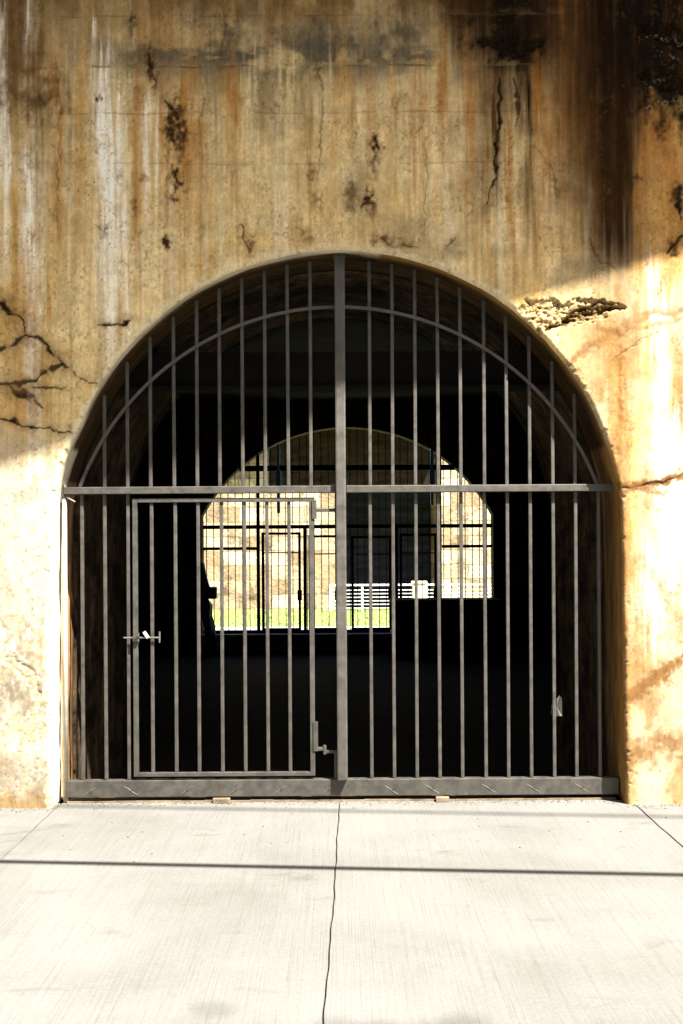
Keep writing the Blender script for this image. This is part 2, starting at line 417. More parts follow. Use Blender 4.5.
    blob(470, 6, 24, 26, BR, .8, 68); blob(36, 92, 30, 32, UM, .9, 69); blob(45, 104, 11, 15, (0.07, 0.045, 0.018), .8, 70); blob(20, 70, 20, 40, UM, .6, 71)
    blob(233, 40, 20, 22, (0.085, 0.076, 0.056), .75, 72); blob(400, 40, 22, 24, (0.09, 0.08, 0.056), .7, 73); blob(322, 36, 22, 20, (0.10, 0.09, 0.065), .6, 74); blob(300, 12, 30, 10, UM, .5, 75)
    blob(352, 44, 12, 14, (0.07, 0.065, 0.055), .6, 76)
    lay(sstep(555, 590, u + 40 * (F(9, 90, 45) - .5)) * sstep(170, 40, v + 90 * (F(4, 160, 48) - .5)) * (.15 + .9 * sstep(.2, .6, F(4, 130, 61, 5))), (0.045, 0.022, 0.006), .92)
    lay(sstep(425, 475, u + 20 * (F(9, 60, 49) - .5)) * sstep(95, 5, v + 70 * (F(4, 160, 50) - .5)) * (.15 + .9 * sstep(.2, .6, F(4, 110, 62, 5))), (0.055, 0.029, 0.009), .85)
    lay(np.exp(-((u - 587) / 26.0)**2) * sstep(320, 120, v + 60 * (F(6, 160, 53) - .5)) * (.4 + .9 * F(6, 120, 54)), (0.09, 0.045, 0.011), .8)
    lay(np.exp(-((u - 612 - 16 * (F(12, 130, 55) - .5) - 30 * (F(3.5, 150, 63, 4) - .5)) / 25.0)**2 * 1.2) * sstep(300, 60, v + 70 * (F(5, 200, 56) - .5)) * sstep(.22, .58, F(3.2, 120, 57, 5) * .65 + F(9, 14, 60, 4) * .35), (0.028, 0.013, 0.003), 1.1)
    lay(np.exp(-((u - 655) / 46.0)**2) * sstep(125, 50, v + 70 * (F(5, 60, 58) - .5)) * (.25 + sstep(.22, .58, F(3.2, 120, 57, 5) * .65 + F(9, 14, 60, 4) * .35)), (0.012, 0.008, 0.004), .95)
    lay(np.exp(-((u - 516) / 32.0)**2) * sstep(100, 20, v + 80 * (F(4, 120, 59) - .5)) * (.2 + sstep(.22, .58, F(3.2, 120, 57, 5) * .65 + F(9, 14, 60, 4) * .35)), (0.014, 0.009, 0.004), .95)
    # rust spots, ragged: u, v, ru, rv, strength
    for i, (a, b_, ru, rv, k) in enumerate(((179, 116, 6, 15, 1), (174, 130, 5, 15, 1), (184, 138, 4, 16, .9), (178, 180, 4.5, 14, 1.1), (153, 64, 3, 14, .9), (159, 80, 3, 9, .6), (136, 20, 3, 10, .7),
                                        (378, 146, 4, 10, 1), (376, 162, 3, 12, .6), (371, 199, 4, 10, 1), (374, 214, 3, 8, .5), (354, 194, 6, 11, .6), (352, 208, 4, 6, .5), (101, 98, 2.5, 4, .9), (106, 230, 3, 5, .9), (169, 240, 4, 6, .9), (137, 205, 3, 8, .6),
                                        (313, 172, 3, 9, .6), (316, 198, 4, 12, .5), (310, 236, 7, 6, .5), (252, 246, 3, 8, .6), (203, 232, 3, 8, .4), (120, 175, 3, 5, .4), (145, 176, 5, 4, .5), (640, 180, 2.5, 3, .9), (385, 240, 9, 5, .6), (405, 245, 10, 4, .5),
                                        (682, 198, 6, 10, 1.2), (676, 250, 5, 9, .9), (660, 412, 3, 3, .5), (660, 292, 3, 5, .5), (658, 514, 2.5, 5, .8), (560, 190, 6, 8, .4), (455, 250, 8, 8, .4))):
        blob(a, b_, ru * 1.5, rv * 1.35, (0.055, 0.026, 0.008) if k > .55 else UM, k * 1.25, 80 + i * 3, 1.0, 3.0)
    for (a, b_, ru, rv, k) in ((37, 478, 4, 6, .7), (666, 412, 3, 4, .4), (40, 640, 5, 6, .5)): blob(a, b_, ru, rv, (0.45, 0.24, 0.07), k, int(a) + 300)
    # scabby foot, left; stained bands, right
    blob(24, 672, 44, 66, (0.20, 0.155, 0.09), .75, 401, 1.7, 4); blob(14, 694, 28, 28, (0.17, 0.155, 0.13), .8, 404, 1.6, 3.5); blob(30, 730, 30, 30, (0.36, 0.28, 0.16), .5, 407, 1.5, 5)
    lay(sstep(.55, .68, F(7, 7, 122, 5)) * sstep(560, 640, v) * sstep(80, 40, u), (0.36, 0.29, 0.18), .55)
    lay(sstep(772, 802, v + 22 * (F(14, 10, 123) - .5) * 2) * sstep(110, 60, u), (0.22, 0.145, 0.055), .85)
    lay(sstep(638, 622, u + 9 * (F(7, 30, 124) - .5) * 2) * sstep(600, 615, u) * sstep(300, 380, v), (0.30, 0.155, 0.035), .8)
    lay(sstep(70, 60, u) * sstep(50, 60, u) * sstep(480, 500, v), (0.62, 0.56, 0.45), .5)  # pale strip paints the sunlit look of the left jamb
    for pts, hw, k in ((((615, 702), (640, 692), (655, 679), (684, 657), (720, 640)), 9, .85), (((622, 760), (640, 752), (662, 742), (690, 752)), 16, .6), (((622, 488), (645, 487), (662, 484), (690, 474)), 6, .95), (((640, 490), (652, 497), (664, 499), (668, 490)), 4, .6),
                       (((575, 362), (600, 345), (640, 318), (690, 312)), 6, .5), (((622, 345), (621, 480)), 3, .4), (((640, 560), (668, 600), (684, 640)), 9, .3), (((650, 705), (648, 745)), 8, .4), (((600, 330), (625, 333), (684, 322)), 4, .4)):
        us = [p[0] for p in pts]; vs_ = [p[1] for p in pts]
        w = win(min(us) - 40, max(us) + 40, min(vs_) - 40, max(vs_) + 40)
        a_, b_ = warp(w, 5, 16, 130)
        d, _ = seg_dist(a_, b_, pts)
        lay(1.35 * sstep(hw * 1.3, 0, d + hw * .9 * (fbm(u[w] / 5, v[w] / 5, 131, 5) - .5) * 2), (0.185, 0.10, 0.033), k, w)
    # pour joints
    for (v0, k) in ((15, .4), (66, .8), (112, .35), (163, .3), (-40, .5)):
        w_0 = sstep(600, 540, u); d = np.abs(v - v0 + 2.2 * (F(25, 1e6, 140 + int(v0) % 9, 4) - .5) * 2)
        w_ = sstep(1.2, .2, d) * sstep(.38, .6, F(24, 200, 141 + int(v0) % 7, 4)) * sstep(30, 90, u) * w_0
        lay(w_, (0.10, 0.07, 0.03), k); depth += 0.002 * w_
        lay(sstep(9, 0, v0 - v) * (v < v0) * w_0 * sstep(.45, .6, F(16, 9, 143 + int(v0) % 5, 4)), (0.30, 0.21, 0.09), k * .45)
    def line(pts, hw, k, dep, halo=.35):
        us = [p[0] for p in pts]; vs_ = [p[1] for p in pts]
        w = win(min(us) - 16, max(us) + 16, min(vs_) - 16, max(vs_) + 16)
        a_, b_ = warp(w, 3.2, 9, 13); a_ = a_ + 1.5 * (fbm(u[w] / 2.5, v[w] / 2.5, 15, 2) - .5); b_ = b_ + 1.5 * (fbm(u[w] / 2.5, v[w] / 2.5, 16, 2) - .5)
        d, t = seg_dist(a_, b_, pts)
        var = fbm(u[w] / 8, v[w] / 8, 151, 4)
        hwv = np.maximum(hw * (2.6 * var - .55), 0.05) * np.sin(np.clip(t * 1.0 + .08, 0, 1) * 2.8 + .25)
        m_ = sstep(hwv + .75, hwv * .3, d) * sstep(.14, .36, var)
        lay(sstep(hw * 4 + 4, 0, d) * fbm(u[w] / 4, v[w] / 4, 152, 4), UM, halo * k * 1.5, w)
        lay(m_, (0.035, 0.021, 0.009), k, w); depth[w] += dep * k * m_
    for (pu, vt, vb, k) in ((323, 66, 215, .5), (226, 5, 64, .4), (61, 60, 240, .5), (428, 150, 235, .5), (205, 66, 160, .3), (401, 66, 150, .3)):
        line(((pu, vt), (pu + 2, (vt * 2 + vb) / 3), (pu - 2, (vt + 2 * vb) / 3), (pu, vb)), .7, k, .002, .3)
    for pts, hw, k in [
        (((-60, 262), (-20, 282), (0, 298), (10, 311), (24, 317), (29, 333)), 3.0, 1.0), (((29, 333), (40, 334), (53, 351), (62, 360), (77, 374), (97, 382)), 2.2, 1.0), (((0, 298), (12, 309)), 4.5, .9),
        (((29, 333), (14, 343), (0, 347), (-40, 352)), 3.6, .9), (((61, 361), (47, 369), (36, 378)), 4.6, .9), (((36, 378), (20, 382), (-30, 379)), 4.0, .9),
        (((34, 387), (50, 388), (66, 387)), 1.4, .8), (((8, 384), (22, 391), (33, 397), (45, 407)), 4.6, .8), (((12, 390), (25, 395), (32, 400)), 2.5, .7),
        (((-30, 414), (0, 416), (14, 419), (28, 427), (52, 427), (74, 433)), 2.0, 1), (((98, 322), (117, 323), (131, 319)), 1.9, 1), (((122, 322), (131, 319)), 2.4, .9), (((46, 340), (54, 352)), 2.0, .6),
        (((503, 78), (502, 110), (499, 150)), 2.6, 1.0), (((499, 145), (497, 180), (488, 206)), 2.6, 1.0), (((515, 80), (521, 98), (519, 128)), 2.2, .8), (((243, 222), (247, 238), (253, 252)), 1.2, .8), (((164, 92), (172, 103), (178, 112)), 1.5, .9), (((152, 52), (153, 70), (160, 84)), 1.6, .9),
        (((456, 238), (447, 252), (441, 262)), 1.2, .6), (((383, 238), (390, 246), (420, 246)), 1.5, .6), (((683, 188), (679, 205), (684, 220)), 3, 1.0), (((690, 232), (676, 247), (668, 257)), 2.2, .9),
        (((622, 490), (645, 488), (662, 484), (690, 474)), 1.6, .7), (((55, 700), (52, 720), (53, 760)), .9, .6), (((660, 335), (640, 342), (612, 362)), .7, .4), (((540, 150), (556, 172), (560, 215)), .8, .4), (((590, 240), (600, 262), (618, 270)), .9, .5)]:
        line(pts, hw, k, .010)
    C[:] = 0.575 * np.maximum(C / 0.50, 1e-4) ** np.array((1.18, 1.19, 1.19))
    C[:] = C * .87 + .13 * (C @ np.array((.3, .55, .15)))[..., None] * np.array((1.04, 1.0, .90))
    # mottling and specks that belong to the surface
    C *= (0.82 + .46 * F(11, 11, 155, 5))[..., None]
    C *= (0.80 + .40 * F(2.6, 4.0, 156, 3))[..., None]
    sp_ = sstep(.70, .80, vnoise(u / 2.1, v / 2.3, 157)) * sstep(.47, .60, F(26, 34, 158, 4)) * (.35 + .65 * vnoise(u / 6, v / 6, 159))
    lay(sp_, (0.12, 0.062, 0.018), .5); depth += .0015 * sp_
    # spalls with broken aggregate
    def spall(pts, hw, dep, colr, k, seed, hole=0.0):
        us = [p[0] for p in pts]; vs_ = [p[1] for p in pts]
        w = win(min(us) - 30, max(us) + 30, min(vs_) - 30, max(vs_) + 30)
        a_, b_ = warp(w, 5, 12, 160 + seed)
        r1 = fbm(u[w] / 3.6 + .5 * v[w] / 6, v[w] / 2.6, 161, 4, .75); r2 = fbm(u[w] / 6, v[w] / 6, 162, 4)
        d, t = seg_dist(a_, b_, [p[:2] for p in pts])
        ws = np.interp(t, np.linspace(0, 1, len(pts)), [p[2] for p in pts]) * hw
        m_ = sstep(1.05, .70, d / np.maximum(ws, .1) + .55 * (r2 - .5) * 2)
        depth[w] += m_ * dep * (.60 + .75 * sstep(.35, .65, r1))
        lay(m_ * (.5 + r1 * .7), colr, k, w)
        if hole: lay(m_ * sstep(.55, .68, r1), (0.05, 0.026, 0.009), hole, w)
    spall(((532, 313, .8), (546, 316, 1.25), (562, 318, 1.1), (582, 313, .95), (602, 311, .75), (626, 310, .12)), 15, 0.017, (0.40, 0.29, 0.14), .6, 1, .95)
    spall(((566, 322, .7), (585, 316, 1), (604, 312, .9), (622, 310, .3)), 6, 0.022, (0.055, 0.028, 0.009), .9, 9)
    line(((546, 331), (556, 327), (575, 322), (600, 319)), 3.0, 1.0, .018)
    line(((575, 312), (600, 305), (622, 308)), 1.6, .9, .012)
    for pts, sd_ in ((((486, 40, .5), (505, 47, 1), (525, 50, 1), (545, 40, .5)), 2), (((650, 28, .7), (668, 35, 1), (690, 40, 1)), 3), (((648, 78, .7), (668, 84, 1), (690, 86, 1)), 4)):
        spall(pts, 11, 0.030, (0.02, 0.014, 0.008), .6, sd_)
    spall(((350, 192, .6), (355, 205, .6)), 7, 0.006, (0.22, 0.15, 0.07), .5, 5); spall(((10, 655, .7), (28, 672, 1), (36, 690, .6)), 9, 0.005, (0.42, 0.34, 0.22), .4, 6)
    for pts in (((650, 42), (662, 36), (672, 43), (688, 40)), ((655, 60), (672, 58), (686, 62)), ((652, 86), (664, 79), (676, 86), (690, 84)), ((652, 106), (668, 103), (686, 106))):
        w = win(640, 700, 20, 120)
        a_, b_ = warp(w, 9, 6, 165)
        d, _ = seg_dist(a_, b_, pts)
        lay(sstep(2.2, .3, d) * sstep(.50, .64, fbm(u[w] / 2.6, v[w] / 2.6, 166, 4)), (0.36, 0.30, 0.22), .6, w)
    # worn arris round the opening
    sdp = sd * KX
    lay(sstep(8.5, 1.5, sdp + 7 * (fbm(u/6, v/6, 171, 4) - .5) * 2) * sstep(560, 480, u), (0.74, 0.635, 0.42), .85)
    nick = sstep(.62, .75, fbm(u/6, v/6, 172, 3)) * sstep(10, 0, sdp)
    depth += 0.010 * nick; lay(nick, (0.25, 0.17, 0.08), .5)
    rr = 0.034
    edge = np.where(sd < rr, rr - np.sqrt(np.maximum(rr*rr - (rr - sd)**2, 0)), 0)
    relief = 0.0035 * (fbm(u/40, v/40, 181, 5) - .5) * 2 + 0.0016 * (fbm(u/6, v/6, 182, 4) - .5) * 2
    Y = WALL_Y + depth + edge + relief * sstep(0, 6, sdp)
    Y = np.minimum(Y, WALL_Y + 0.06)

    idx = np.full(u.shape, -1, dtype=np.int64)
    iz, ix = np.nonzero(q)
    used = np.zeros(u.shape, bool)
    for a, b_ in ((0, 0), (0, 1), (1, 0), (1, 1)): used[iz + a, ix + b_] = True
    idx[used] = np.arange(used.sum())
    V = np.stack([X[used], Y[used], Z[used]], 1)
    FA = np.stack([idx[iz, ix], idx[iz, ix+1], idx[iz+1, ix+1], idx[iz+1, ix]], 1)
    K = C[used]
    # the reveal and the far field of the same wall, as further quads
    ev, ef, ec = [], [], []
    base = len(V)
    rim = []
    for i in range(60): rim.append((-1, AZ * i / 60))
    prof = [(-float(half_width(np.array(z))), z) for _, z in rim]
    for i in range(161):
        a = math.pi - math.pi * i / 160; prof.append((AR * math.cos(a), AZ + AR * math.sin(a)))
    prof += [(-x, z) for x, z in prof[:60]][::-1]
    px = np.array([p[0] for p in prof]); pz = np.array([p[1] for p in prof])
    w = arch_wobble(px, pz)
    nxn = np.where(pz > AZ, px / AR, np.sign(px)); nzn = np.where(pz > AZ, (pz - AZ) / AR, 0)
    px = px - nxn * w; pz = pz - nzn * w
    rows = 34
    kk, jj = np.meshgrid(np.arange(len(px)), np.arange(rows + 1))
    rv_ = fbm(kk / 16.0, jj / 4.0, 195, 5); rw_ = fbm(kk / 4.0, jj / 3.0, 196, 4)
    for r_ in range(rows + 1):
        yy = WALL_Y + rr * 0.9 + (0.42 - WALL_Y - rr * .9) * r_ / rows
        off = 0.010 * (fbm(np.arange(len(px)) / 5.0, np.full(len(px), r_ / 3.0), 191, 3) - .5) * 2 * (1 if r_ else 0)
        for k in range(len(px)):
            ev.append((px[k] + nxn[k] * off[k], yy, max(0, pz[k] + nzn[k] * off[k])))
            n_ = float(rv_[r_, k])
            s_ = np.array((0.62, 0.55, 0.41)) if px[k] < .3 else np.array((0.24, 0.13, 0.035))  # left reveal painted pale as sunlit, right one brown
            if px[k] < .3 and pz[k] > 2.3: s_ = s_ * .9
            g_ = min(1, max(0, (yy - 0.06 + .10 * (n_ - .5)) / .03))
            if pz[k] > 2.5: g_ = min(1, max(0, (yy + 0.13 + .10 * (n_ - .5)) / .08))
            soot_shade_ = np.array((0.30, 0.17, 0.075)) if pz[k] < 2.3 else np.array((0.055, 0.034, 0.014))  # soot tones, with the dimness further in painted on top
            if px[k] > 0 and pz[k] < 2.5: soot_shade_ = np.array((0.16, 0.095, 0.042))
            s_ = s_ * (1 - g_) + soot_shade_ * g_ * (.35 + 1.3 * n_)
            if yy > .30: s_ = s_ * max(.1, 1 - (yy - .30) / .12)  # fades dark inwards, dimness put into the colour
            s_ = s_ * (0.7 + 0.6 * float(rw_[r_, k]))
            ec.append(s_)
    n = len(px)
    for r_ in range(rows):
        for k in range(n - 1):
            a = base + r_ * n + k
            ef.append((a, a + 1, a + n + 1, a + n))
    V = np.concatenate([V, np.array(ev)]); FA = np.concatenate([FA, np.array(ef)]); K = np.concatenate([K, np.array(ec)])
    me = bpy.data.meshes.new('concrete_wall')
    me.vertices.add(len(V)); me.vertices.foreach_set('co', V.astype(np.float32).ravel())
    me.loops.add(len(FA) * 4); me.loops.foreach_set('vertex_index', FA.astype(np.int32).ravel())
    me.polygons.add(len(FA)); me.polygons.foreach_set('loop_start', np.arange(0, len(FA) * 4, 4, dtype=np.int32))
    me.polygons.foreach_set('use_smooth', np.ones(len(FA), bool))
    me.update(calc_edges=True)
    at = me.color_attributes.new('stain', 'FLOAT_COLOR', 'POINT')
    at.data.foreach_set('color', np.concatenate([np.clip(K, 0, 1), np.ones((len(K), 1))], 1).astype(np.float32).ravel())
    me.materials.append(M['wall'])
    o = link(bpy.data.objects.new('concrete_wall', me))
    tag(o, 'tall weathered concrete wall with rust streaks, cracks and a round arched opening', 'wall')
    return o
build_wall()

# ------------------------------------------------------------------ ground, pavement
g = newbox(-400, 400, -400, 400, -0.6, -0.42)
tag(put('ground', g, M['ground']), kind='structure')

def wavy(x, y): return (0.016 * (y + .2) + .016 if abs(x) < 1 else 0) + 0.003 * math.sin(y * 2.1 + x) + 0.0022 * math.sin(y * 7.3 + 2 * x) + 0.0015 * math.sin(y * 19 + x)
def pave_slab(xa, xb, ya, yb):
    bm = bmesh.new()
    n = 120
    ga = (0.0026 if abs(xa) < 1 else 0.004) if xa > -14 else 0; gb = (0.0026 if abs(xb) < 1 else 0.004) if xb < 14 else 0
    rows = []
    for i in range(n + 1):
        y = ya + (yb - ya) * i / n
        l = xa + (wavy(xa, y) if ga else 0); r = xb + (wavy(xb, y) if gb else 0)
        rows.append([bm.verts.new((x, y, z)) for x, z in ((l + ga, -0.10), (l + ga, -0.004), (l + ga + .0025, 0), (r - gb - .0025, 0), (r - gb, -0.004), (r - gb, -0.10))])
    for A, B in zip(rows, rows[1:]):
        for k in range(5): bm.faces.new((A[k], A[k+1], B[k+1], B[k]))
    return bm
pv = bmesh.new()
for xa, xb in ((-15, -5.9), (-5.9, -1.99), (-1.99, -0.03), (-0.03, 2.04), (2.04, 6.0), (6.0, 15)):
    for ya, yb in ((-13.0, -4.62), (-4.612, -0.05)):
        b_ = pave_slab(xa, xb, ya, yb)
        tmp = bpy.data.meshes.new('t'); b_.to_mesh(tmp); b_.free(); pv.from_mesh(tmp); bpy.data.meshes.remove(tmp)
tag(put('pavement', pv, M['pave']), kind='structure')
tag(put('pavement_bed', newbox(-15, 15, -13, -0.02, -0.40, -0.045), M['grime']), kind='structure')
tag(put('road', newbox(-60, 60, -30, -13.05, -0.40, -0.12), simple('asphalt', (0.04, 0.04, 0.04), (0.06, 0.06, 0.06), 20, 0.9, 0.3, 0.004)), kind='structure')

# ------------------------------------------------------------------ threshold and tunnel floor
th = bmesh.new()
for i in range(24):
    xa = -1.95 + 3.9 * i / 24; xb = -1.95 + 3.9 * (i + 1) / 24 - 0.001
    j = random.uniform(-.004, .004)
    box(th, xa, xb, -0.045 + j, 0.16, -0.3, 0.012 + random.uniform(-.003, .003))
tag(put('threshold', th, M['threshold']), kind='structure')
fl = bmesh.new()
pts = [(0.165, 0.0), (1.2, -0.26), (14.15, -0.26), (14.15, 0.12), (14.9, 0.12)]
for (a, za), (b, zb) in zip(pts, pts[1:]):
    vs = [fl.verts.new(p) for p in ((-4.5, a, za), (4.5, a, za), (4.5, b, zb), (-4.5, b, zb))]
    fl.faces.new(vs)
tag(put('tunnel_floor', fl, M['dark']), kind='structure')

db = bmesh.new()
rd = random.Random(11)
for i in range(900):
    x = rd.uniform(-3.2, 3.2)
    base = WALL_Y - .01 if abs(x) > 1.97 else -0.06
    y = base - abs(rd.gauss(0, .05)) - (rd.random() < .12) * rd.uniform(0, 1.5)
    a = rd.uniform(0, 6.28); L_ = rd.choice((.003, .004, .006, .009)) ; h_ = L_ * .6
    P = [(x + L_ * math.cos(a + q * 1.57 + rd.uniform(-.4, .4)), y + L_ * math.sin(a + q * 1.57 + rd.uniform(-.4, .4))) for q in range(4)]
    top_ = db.verts.new((x, y, .001 + h_)); vs = [db.verts.new((p[0], p[1], .0008)) for p in P]
    for q in range(4): db.faces.new((vs[q], vs[(q + 1) % 4], top_))
tag(put('dirt', db, M['grime']), 'dark grit and leaf crumbs along the wall foot and gate sill', kind='stuff')

# ------------------------------------------------------------------ tunnel: vault, side walls, ceiling, end wall with its wider arch
tn = empty('tunnel', (0, 7, 0))
tag(tn, 'sooty tunnel behind the iron gate with gloom painted into its walls, open at its far end', 'tunnel')
VR = 2.03
vp = [(-VR - .02, -0.3)] + [(-VR - .02 + .02 * i / 12, AZ * i / 12) for i in range(1, 12)]
vp += [(VR * math.cos(math.pi - math.pi * i / 72), AZ + VR * math.sin(math.pi - math.pi * i / 72)) for i in range(73)]
vp += [(-x, z) for x, z in vp[:12]][::-1]
vb = bmesh.new()
NY = 26
grid = []
for j in range(NY + 1):
    y = 0.42 + (2.6 - 0.42) * j / NY
    row = []
    for k, (x, z) in enumerate(vp):
        n_ = float(fbm(np.array(k / 2.3), np.array(y * 5), 301, 4)) - .5
        s_ = 1 - 0.028 * n_ if j else 1.0
        row.append(vb.verts.new((x * s_, y, AZ + (z - AZ) * s_ if z > AZ else z)))
    grid.append(row)
for A, B in zip(grid, grid[1:]):
    for k in range(len(vp) - 1): vb.faces.new((A[k], A[k+1], B[k+1], B[k]))
put('vault', vb, M['soot_shade'], tn, smooth=True)
# ring that closes the step between the reveal and the rougher vault, and shuts the chamber's near side
def arch_plate(w, h, prof, y0, y1):
    """a wall plate w wide, h high, pierced by an arch outline prof (left foot -> right foot)"""
    bm = bmesh.new()
    outer = []
    for x, z in prof:
        cx = sum(p[0] for p in prof) / len(prof)
        ang = math.atan2(z - 1.0, x - cx)
        dx, dz = math.cos(ang), math.sin(ang)
        t = min(w / abs(dx) if abs(dx) > 1e-6 else 1e9, (h - 1.0) / dz if dz > 1e-6 else 1e9)
        if z <= 1.0: outer.append((math.copysign(w, x), z))
        else: outer.append((max(-w, min(w, cx + t * dx)), min(h, 1.0 + t * dz)))
    for y in (y0, y1):
        A = [bm.verts.new((x, y, z)) for x, z in prof]; B = [bm.verts.new((x, y, z)) for x, z in outer]
        for i in range(len(prof) - 1):
            if (A[i].co - B[i].co).length > 1e-4: bm.faces.new((A[i], A[i+1], B[i+1], B[i]))
    ribbon(bm, prof, y0, y1)
    return bm
put('inner_arch', arch_plate(4.5, 4.7, [(x * 1.0, z) for x, z in vp], 2.58, 2.75), M['dark'], tn)
put('portal_ring', arch_plate(4.5, 4.7, [(x * 0.975, z if z < AZ else AZ + (z - AZ) * .975) for x, z in vp], 0.425, 0.47), M['soot_shade'], tn)
for sx in (-1, 1):
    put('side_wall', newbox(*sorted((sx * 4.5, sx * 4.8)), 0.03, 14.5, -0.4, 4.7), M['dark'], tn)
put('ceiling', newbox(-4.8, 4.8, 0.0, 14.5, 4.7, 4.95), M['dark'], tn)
FX, FR, FZ, FH = 0.148, 3.26, 0.93, 2.885
a0 = math.asin((2.46 - FZ) / FR)
fp = [(FX - FH, -0.3), (FX - FH, 1.2)]
za = math.acos(FH / FR)
for i in range(61):
    a = (math.pi - za) - (math.pi - 2 * za) * i / 60
    fp.append((FX + FR * math.cos(a), FZ + FR * math.sin(a)))
fp += [(FX + FH, 1.2), (FX + FH, -0.3)]
put('end_wall', arch_plate(4.8, 4.95, fp, 14.38, 14.75), M['soot_shade'], tn)

# ------------------------------------------------------------------ dark beam across the vault behind the gate
bb = bmesh.new()
zb0, zb1, yb = 3.01, 3.285, 0.50
box(bb, -1.82, 1.82, yb, yb + 0.22, zb0, zb1, 0.006)
box(bb, -1.80, 1.80, yb - 0.04, yb + .26, zb0 + .004, zb0 + 0.022)
box(bb, -1.72, 1.72, yb - 0.04, yb + .26, zb1 - 0.02, zb1 - .003)
bo = put('steel_beam', bb, M['beam'])
tag(bo, 'dark horizontal steel beam crossing the vault behind the upper gate bars', 'beam')

# ------------------------------------------------------------------ the iron gate
def gx(px): return (px - 340) / 140.0
def gz(py): return 1.8 + (548 - py) / 140.0
gate = empty('iron_gate', (0, 0, 0))
tag(gate, 'grey iron bar gate filling the arched opening, with a small door in its left half', 'gate')
BW = 0.0122
zr0, zr1 = gz(493), gz(486)                 # middle rail
zb0_, zb1_ = gz(794.5), gz(778)               # bottom rail
intr = lambda x: AZ + math.sqrt(max(0, 1.945**2 - x*x)) - 0.006
# centre post in front, rails butt against it
put('post', newbox(gx(336), gx(346.3), -0.105, 0.012, zb1_, 3.868, bev=.011), M['post'], gate)
put('post_cap', newbox(gx(335.3), gx(347), -0.11, 0.016, 3.868, 3.876, bev=.002), M['gate'], gate)
for xa, xb in ((gx(66), gx(335.7)), (gx(346.7), gx(617))):
    put('middle_rail', newbox(xa, xb, -0.064, 0.0, zr0, zr1, bev=.004), M['gate'], gate)
br = put('bottom_rail', newbox(gx(66.5), gx(616), -0.05, 0.02, zb0_, zb1_, bev=.004), M['gate'], gate)
for px, py, sl in ((89, 789, 1), (131, 788, -1), (186, 788, 1), (234, 788, 1), (279, 788, 1), (327, 788, 1), (390, 789, -1), (430, 788, -1), (487, 788, -1), (531, 788, -1), (579, 788, -1)):
    x, z = gx(px), gz(py)
    wb = bmesh.new()
    L = 0.05
    tube(wb, [(x - L, -0.050, z - sl * L * .62), (x - L * .3, -0.0505, z - sl * L * .2), (x + L * .3, -0.0505, z + sl * L * .25), (x + L, -0.050, z + sl * L * .62)], [.0015, .0028, .0026, .0015], 6)
    put('weld_seam', wb, M['weld'], br)
    put('bolt', tube(bmesh.new(), [(x + .008, -0.047, z + .004), (x + .008, -0.0525, z + .004)], 0.0105, 6), M['bolt'], br)

def bar(px, z0, z1, y=0.0, w=BW, parent=gate, name='bar', mat='gate', tilt=0.0):
    x = gx(px)
    bm = newbox(-w, w, -w, w, 0, z1 - z0, bev=.0045)
    j = random.uniform(-.0025, .0025) + tilt
    for v in bm.verts: v.co.x += x + j * (v.co.z / max(.1, z1 - z0)); v.co.y += y; v.co.z += z0
    return put(name, bm, M[mat], parent)
YB = -0.012
left_px = [82.5, 105.5, 128.3]
right_px = [370.5, 393, 415.7, 438.5, 461, 484.5, 507, 529.8, 552.8, 575, 598.3]
for p in left_px + right_px:
    bar(p, zb1_ + .001, zr0 - .001, YB)
for p in [105.5, 128.5, 151.5, 175, 198, 220.5, 243.5, 266, 289, 311.5] + right_px[:10]:
    x = gx(p)
    if intr(x) > zr1 + .05:
        bar(p, zr1 + .001, intr(x), YB)
# hoop under the arch
hb = bmesh.new()
hc, hr = 1.55, 1.965
hp = []
aL = math.asin((zr1 + .001 - hc) / hr)
A = []; 
for i in range(97):
    a = (math.pi - aL) - (math.pi - 2 * aL) * i / 96
    c, s = math.cos(a), math.sin(a)
    A.append([hb.verts.new((r_ * c - .01, y_, hc + r_ * s)) for r_, y_ in ((hr - .012, -.044), (hr + .010, -.044), (hr + .010, -.028), (hr - .012, -.028))])
for P, Q in zip(A, A[1:]):
    for k in range(4): hb.faces.new((P[k], P[(k+1) % 4], Q[(k+1) % 4], Q[k]))
hb.faces.new(A[0][::-1]); hb.faces.new(A[-1])
put('hoop', hb, M['gate'], gate)
# slender hanging post and pintle at the left jamb
put('hanging_post', tube(bmesh.new(), [(gx(65.5), -0.03, 0.0), (gx(65.5), -0.03, zr1 + .06)], 0.018, 10), M['galv'], gate, True)
pb = newbox(gx(60.5), gx(66), -0.06, -0.03, zr0 - .02, zr1 + .02, bev=.004)
tube(pb, [(gx(63), -0.05, zr0 - .06), (gx(63), -0.05, zr1 + .12)], 0.012, 8)
tube(pb, [(gx(66), -0.045, zr0 - .01), (gx(77), -0.05, zr0 - .055)], 0.007, 6)
put('hinge', pb, M['gate'], gate)
